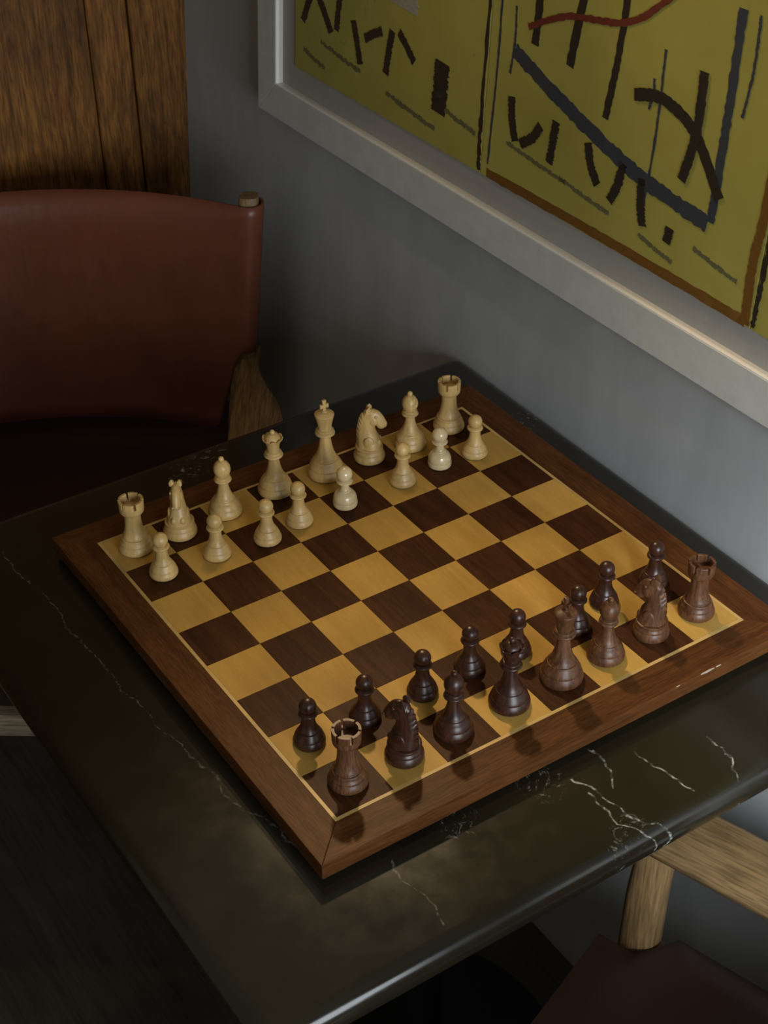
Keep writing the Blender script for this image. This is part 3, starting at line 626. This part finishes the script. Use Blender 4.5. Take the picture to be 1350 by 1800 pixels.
# ---------------------------------------------------------------- chairs (local: y forward, x to the sitter's right, posts at y = 0)
def orect(cx, cy, hx, hy, n=16, p=3.0):
    out = []
    for k in range(n):
        a = 2*PI*k/n; c, s = math.cos(a), math.sin(a)
        out.append((cx+hx*math.copysign(abs(c)**(2/p), c), cy+hy*math.copysign(abs(s)**(2/p), s)))
    return out
HWB, HWF, YF = 0.225, 0.245, 0.47
ARM = 0.610
def hwb(z): return HWB-0.010+0.095*(max(z, 0.40)-0.622)
def make_chair(name, loc, rz, label):
    t = empty(name, loc, rz); tag(t, label, 'chair', 'leather and oak armchairs at the table')
    for s in (-1, 1):
        # back post, leaning back a little
        bm = bmesh.new(); rings = []
        for z, y, h in ((0.0, -0.03, 0.013), (0.12, -0.015, 0.0155), (0.40, 0.0, 0.017), (0.62, 0.0, 0.0165), (0.838, -0.012, 0.0135), (0.845, -0.0125, 0.0125)):
            rings.append([(x, yy, z) for x, yy in orect(s*hwb(z), y, h, h)])
        loft(bm, rings); obj('back_post', bm, M['oak_z'], t, 50)
        bm = bmesh.new(); rings = []
        for z, y, h, hy in ((0.0, YF-0.004, 0.013, 0.013), (0.25, YF-0.002, 0.017, 0.017), (0.40, YF, 0.019, 0.020), (0.52, YF-0.004, 0.018, 0.0195), (ARM-0.012, YF-0.010, 0.0165, 0.018)):
            dx = -0.003*max(0, (z-0.4)/0.2)
            rings.append([(x, yy, z) for x, yy in orect(s*(HWF+dx), y, h, hy)])
        loft(bm, rings); obj('front_leg', bm, M['oak_z'], t, 50)
        # broad flat arm, narrow at the post and swelling outwards
        st = spline([(-0.020, -0.014, 0.014), (0.03, -0.014, 0.014), (0.075, -0.016, 0.026), (0.13, -0.018, 0.047), (0.20, -0.019, 0.054), (0.32, -0.020, 0.055), (0.44, -0.021, 0.054), (0.50, -0.020, 0.050), (0.525, -0.010, 0.040)], 4)
        bm = bmesh.new(); rings = []
        for y, a, b in st:
            f = max(0, min(1, y/YF)); xc = HWB+(HWF-HWB)*f
            zz = ARM+0.004*(1-f)
            c, hw, th = (a+b)/2, (b-a)/2, 0.0115
            ring = []
            for k in range(16):
                g = 2*PI*k/16; cc, ss = math.cos(g), math.sin(g)
                ring.append((s*(xc+c+hw*math.copysign(abs(cc)**0.45, cc)), y, zz-th+th*math.copysign(abs(ss)**0.55, ss)))
            rings.append(ring)
        loft(bm, rings); obj('armrest', bm, M['oak'], t, 50)
        # side rails and stretchers
        bm = bmesh.new(); box(bm, -0.010, 0.010, 0.0, YF, -0.017, 0.017, 0.004, 2)
        ang = math.atan2(HWF-HWB, YF)
        mtx = Matrix.Translation((s*HWB, 0, 0.432)) @ Matrix.Rotation(-s*ang, 4, 'Z')
        bmesh.ops.transform(bm, matrix=mtx, verts=bm.verts[:]); obj('side_rail', bm, M['oak'], t)
        bm = bmesh.new(); box(bm, -0.008, 0.008, -0.01, YF, -0.012, 0.012, 0.004, 2)
        mtx = Matrix.Translation((s*HWB, 0, 0.17)) @ Matrix.Rotation(-s*ang, 4, 'Z')
        bmesh.ops.transform(bm, matrix=mtx, verts=bm.verts[:]); obj('stretcher', bm, M['oak'], t)
    bm = bmesh.new(); box(bm, -HWF+0.012, HWF-0.012, YF+0.012, YF+0.040, 0.364, 0.397, 0.006, 2); obj('front_rail', bm, M['oak_x'], t)
    bm = bmesh.new(); box(bm, -HWB+0.012, HWB-0.012, -0.010, 0.012, 0.37, 0.40, 0.004, 2); obj('back_rail', bm, M['oak_x'], t)
    # seat: saddle leather slung between the side rails, wrapped round them, notched at the legs
    bm = bmesh.new(); rows = []
    ys = [-0.085+(YF+0.030+0.085)*k/28 for k in range(29)]
    th = 0.0035
    sec = []
    for y in ys:
        f = y/YF; hw = HWB+(HWF-HWB)*max(0, f)+0.027
        cut = 0.058 if (y > YF-0.026 or y < 0.032) else 0.0
        pts = []
        N = 26
        for k in range(N+1):
            u = -1+2*k/N; xx = u*(hw-cut)
            sag = 0.022*(1-u*u)*(0.5+0.5*math.sin(PI*min(1, max(0, f))))
            zz = 0.461-sag+0.25*max(0, -y)
            if cut == 0 and abs(u) > 0.90: zz -= 0.02*((abs(u)-0.90)/0.10)**2
            pts.append((xx, y, zz))
        sec.append(pts)
    top = [[bm.verts.new(p) for p in r] for r in sec]; bot = [[bm.verts.new((p[0], p[1], p[2]-th)) for p in r] for r in sec]
    for i in range(len(top)-1):
        for k in range(len(top[0])-1):
            bm.faces.new((top[i][k], top[i][k+1], top[i+1][k+1], top[i+1][k])); bm.faces.new((bot[i][k], bot[i+1][k], bot[i+1][k+1], bot[i][k+1]))
        for k, fl in ((0, 1), (-1, 0)):
            q = (top[i][k], top[i+1][k], bot[i+1][k], bot[i][k]); bm.faces.new(q)
    for i in (0, -1):
        for k in range(len(top[0])-1): bm.faces.new((top[i][k], top[i][k+1], bot[i][k+1], bot[i][k]))
    bmesh.ops.recalc_face_normals(bm, faces=bm.faces[:])
    obj('leather_seat', bm, M['seat_leather'], t, 50)
    # back: leather sling wrapped round the posts
    bm = bmesh.new(); NU, NV = 44, 16; rows = []
    zb, ztop = 0.622, 0.836
    for j in range(NV+1):
        v = j/NV; row = []
        path = []
        r = 0.0190
        # open loop in plan: inside face from left wrap to right wrap, seen from above
        for k in range(NU+1):
            u = -1+2*k/NU
            bow = 0.040*(1-u*u)
            e = min(1.0, (1-abs(u))/0.16); e = e*e*(3-2*e)
            zl, zh = zb-0.128*e, ztop+0.001*(1-u*u)
            z = zl+(zh-zl)*v
            roll = -0.016*(1-u*u)*max(0, (v-0.86)/0.14)**2
            yp = -0.012*((z-0.62)/0.22 if z > 0.62 else 0)
            belly = 0.010*math.sin(PI*v)*(1-u*u); xx = u*hwb(z)
            path.append((xx, yp+r*(1 if abs(u) > 0.999 else 1)-bow-belly+roll, z))
        # wraps
        zr = path[-1][2]; yr = path[-1][1]-r
        wrapR = [(hwb(zr)+r*math.sin(a), yr+r*math.cos(a), zr) for a in [PI*q/8 for q in range(1, 9)]]
        zl_ = path[0][2]; yl = path[0][1]-r
        wrapL = [(-hwb(zl_)-r*math.sin(a), yl+r*math.cos(a), zl_) for a in [PI*q/8 for q in range(8, 0, -1)]]
        back = [(x, y-0.0045, z) for x, y, z in path]
        full = wrapL+path+wrapR
        rows.append(full)
    vs = [[bm.verts.new(p) for p in r_] for r_ in rows]
    for a, b in zip(vs, vs[1:]):
        for k in range(len(a)-1): bm.faces.new((a[k], a[k+1], b[k+1], b[k]))
    bmesh.ops.recalc_face_normals(bm, faces=bm.faces[:])
    o = obj('leather_back', bm, M['leather'], t, 60)
    md = o.modifiers.new('thickness', 'SOLIDIFY'); md.thickness = 0.0035; md.offset = 0
    return t
def chair_at(P, Fdir, lat, fwd, name, label):
    """put the chair so that local point (lat, fwd) stands at P and local +y points along Fdir"""
    Fv = Vector(Fdir).normalized(); Rv = Vector((Fv.y, -Fv.x))
    o = Vector(P) - Rv*lat - Fv*fwd
    return make_chair(name, (o.x, o.y, 0), math.atan2(-Fv.x, Fv.y), label)
chair_at((0.222, 0.722), (-0.575, -0.82), -HWB, 0.0, 'leather_armchair', 'brown saddle-leather oak armchair in the corner behind the table, its back facing the viewer')
Fn = Vector((-0.333, 0.943)).normalized(); Rn = Vector((Fn.y, -Fn.x))
P = Rn*0.014 + Fn*(-0.276)
chair_at((P.x, P.y), Fn, HWF, YF, 'leather_armchair', 'oak armchair with shaded leather seat tucked under the near table edge at lower right')
